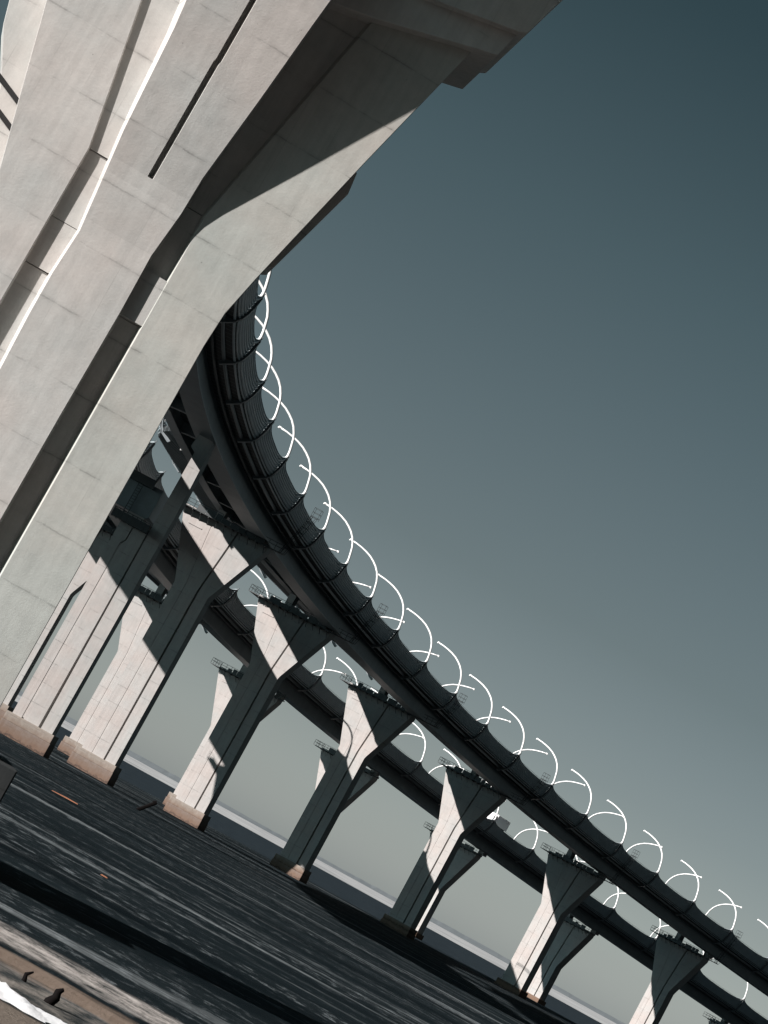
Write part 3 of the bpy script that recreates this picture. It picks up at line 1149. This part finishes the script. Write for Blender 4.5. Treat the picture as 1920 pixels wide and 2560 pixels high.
    b.build('crosshead_beam_or_shade_block', M_FG, root, bevel=0.03)
    b = MB()
    p = [(1.9, 30.25), (4.34, 30.59), (7.89, 31.28), (8.12, 31.4), (8.62, 33.1), (9.7, 36.6), (9.7, ZT), (1.9, ZT)]
    b.prism(p, -1.0, D + 1.0)
    b.build('crosshead_beam_or_shade_block', M_FG, root, bevel=0.03)
    b = MB()
    p = [(4.98, 30.66), (5.73, 30.88), (6.46, 31.11), (6.80, 31.89), (6.78, 32.78), (4.98, 32.78)]
    b.prism(p, D + .65, D + 2.6)
    b.build('crosshead_beam_or_shade_block', M_FG, root)
    b = MB()
    p = [(6.39, 31.95), (7.03, 32.29), (7.39, 33.21), (7.35, 34.30), (6.39, 34.30)]
    b.prism(p, D + 1.05, D + 2.9)
    b.build('crosshead_beam_or_shade_block', M_FG, root)
    # added block above the frame, shaped to shade the stepped beams below
    b = MB()
    b.box(-21, 12, -6.4, -1.7, 36.0, ZT)
    b.build('crosshead_beam_or_shade_block', M_FG, root)
    # side ribs on the narrow faces
    b = MB()
    b.prism([(4.0, 20.9), (4.7, 21.02), (4.86, 21.1), (5.78, 24.4), (5.70, 25.15), (5.3, 25.3), (4.5, 21.9)], 1.2, 3.0)
    b.build('side_rib', M_FG, root, bevel=0.02)
    b = MB()
    b.prism([(-4.0, 17.5), (-4.75, 19.5), (-5.5, 21.9), (-6.35, 23.55), (-8.0, 29.5), (-9.0, 37), (-9.0, ZT), (-5.0, ZT), (-4.6, 25)], 1.5, 3.4)
    b.build('side_rib', M_FG, root, bevel=0.02)
    b = MB()  # dark strips laid on the left wing in place of two grooves
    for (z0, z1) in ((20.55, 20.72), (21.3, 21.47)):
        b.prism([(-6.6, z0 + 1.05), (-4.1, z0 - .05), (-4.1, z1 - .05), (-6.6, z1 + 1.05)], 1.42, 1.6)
    b.build('ledge_or_groove', M_DARK, root)
    ft = MB()
    ft.box(-5.45, 5.45, -1.4, D + 1.4, -2, ZB)
    ft.build('footing', M_FOOT_SHADE, root, bevel=0.05)
    # seat between this head and the deck
    l = -9.75 * NEAR.sp
    b = MB()
    b.box(-7.5, 10.5, -.4, D + .4, ZT, NEAR.at(-9.5 * NEAR.sp)[2] - 6.6)
    b.build('bearing_block', M_FG, root)


giant()

# ---------------------------------------------------------------- small things
mb = MB()
a, b_ = Vector((-8.5, 305, 0.0)), Vector((-7.0, 305.3, 1.75))
mb.bar(a, b_, .22, 6)
mb.bar(b_ + Vector((-.25, 0, -.12)), b_ + Vector((.1, 0.1, .1)), .26, 6)
tag(mb.build('timber_post', M_WOOD), 'short dark timber post leaning out of the flats left of a sunlit footing', 'post')
mb = MB()
mb.prism([(-11.85, .13), (-11.2, .13), (-9.6, .14), (-9.62, .20), (-10.6, .22), (-11.8, .17)], 198.0, 198.3)
tag(mb.build('wooden_board', M_ORANGE), 'long bright orange board lying on the dark flats', 'board')
mb = MB()
mb.prism([(-3.25, .13), (-2.9, .13), (-2.92, .17), (-3.2, .18)], 115.8, 116.0)
tag(mb.build('wooden_board', M_ORANGE), 'tiny stub of orange wood nearer the camera on the flats', 'board')
for (x, y, pts, rad, lab) in (
        (-1.95, 56.2, [(0, 0, -.05), (.05, .05, .14), (.02, .1, .27), (.14, .1, .38)], [.07, .06, .05, .02], 'small upright dark stick in the sandy strand'),
        (-1.2, 54.6, [(0, 0, -.05), (.02, .05, .15), (.1, .1, .28), (.08, .12, .42), (.16, .1, .5)], [.12, .12, .1, .08, .04], 'stubby dark driftwood lump in the sandy strand')):
    mb = MB()
    mb.tube([(x + a, y + b, c) for a, b, c in pts], rad, 7)
    tag(mb.build('driftwood', M_WOOD, smooth=True), lab, 'driftwood')

# white lorry on the far deck, its roof showing over the barrier
lx = 13.45 * FAR.sp
p = FAR.pt(lx, 4.2, -1.05)
t = thing('lorry', 'white lorry whose roof shows over the barrier of the farther deck', 'lorry', p, -FAR.at(lx)[3])
mb = MB()
mb.prism([(-1.2, .8), (1.2, .8), (1.2, 3.0), (1.05, 3.15), (-1.05, 3.15), (-1.2, 3.0)], -3.0, 2.6)
mb.build('cargo_box', M_WHITE, t, bevel=.05)
mb = MB()
mb.loft([(-1.1, -5.0, .6), (1.1, -5.0, .6), (1.1, -4.9, 1.7), (1.0, -4.4, 2.75), (-1.0, -4.4, 2.75), (-1.1, -4.9, 1.7)],
        [(-1.1, -3.1, .6), (1.1, -3.1, .6), (1.1, -3.1, 1.7), (1.0, -3.1, 2.85), (-1.0, -3.1, 2.85), (-1.1, -3.1, 1.7)])
mb.build('cab', M_WHITE, t, bevel=.06)
for yy in (-4.2, 1.2):
    for xx in (-1.05, 1.05):
        mb = MB()
        ring = [(math.cos(k * math.pi / 6) * .48, math.sin(k * math.pi / 6) * .48 + .5) for k in range(12)]
        mb.loft([(xx - .14, yy + a, b) for a, b in ring], [(xx + .14, yy + a, b) for a, b in ring])
        mb.build('wheel', M_DARK, t)

# lamp hanging under the near deck beside the giant pier
l = 3.9 * NEAR.sp
p = NEAR.pt(l, left_near(l) + .15, -4.1)
t = thing('floodlight', 'small white floodlight hanging under the nearer deck beside the giant pier', 'floodlight', p, 0)
mb = MB()
mb.bar((0, 0, 0.1), (0.1, 0, -.7), .05)
mb.bar((-.3, 0, -.05), (.2, 0, -.3), .07)
mb.build('arm', M_WALK, t)
mb = MB()
mb.loft([(-.05, -.25, -.7), (.3, -.25, -.75), (.42, -.25, -1.75), (.12, -.25, -1.8)], [(-.02, .25, -.7), (.28, .25, -.75), (.36, .25, -1.6), (.15, .25, -1.65)])
mb.build('lamp_housing', M_WHITE, t)
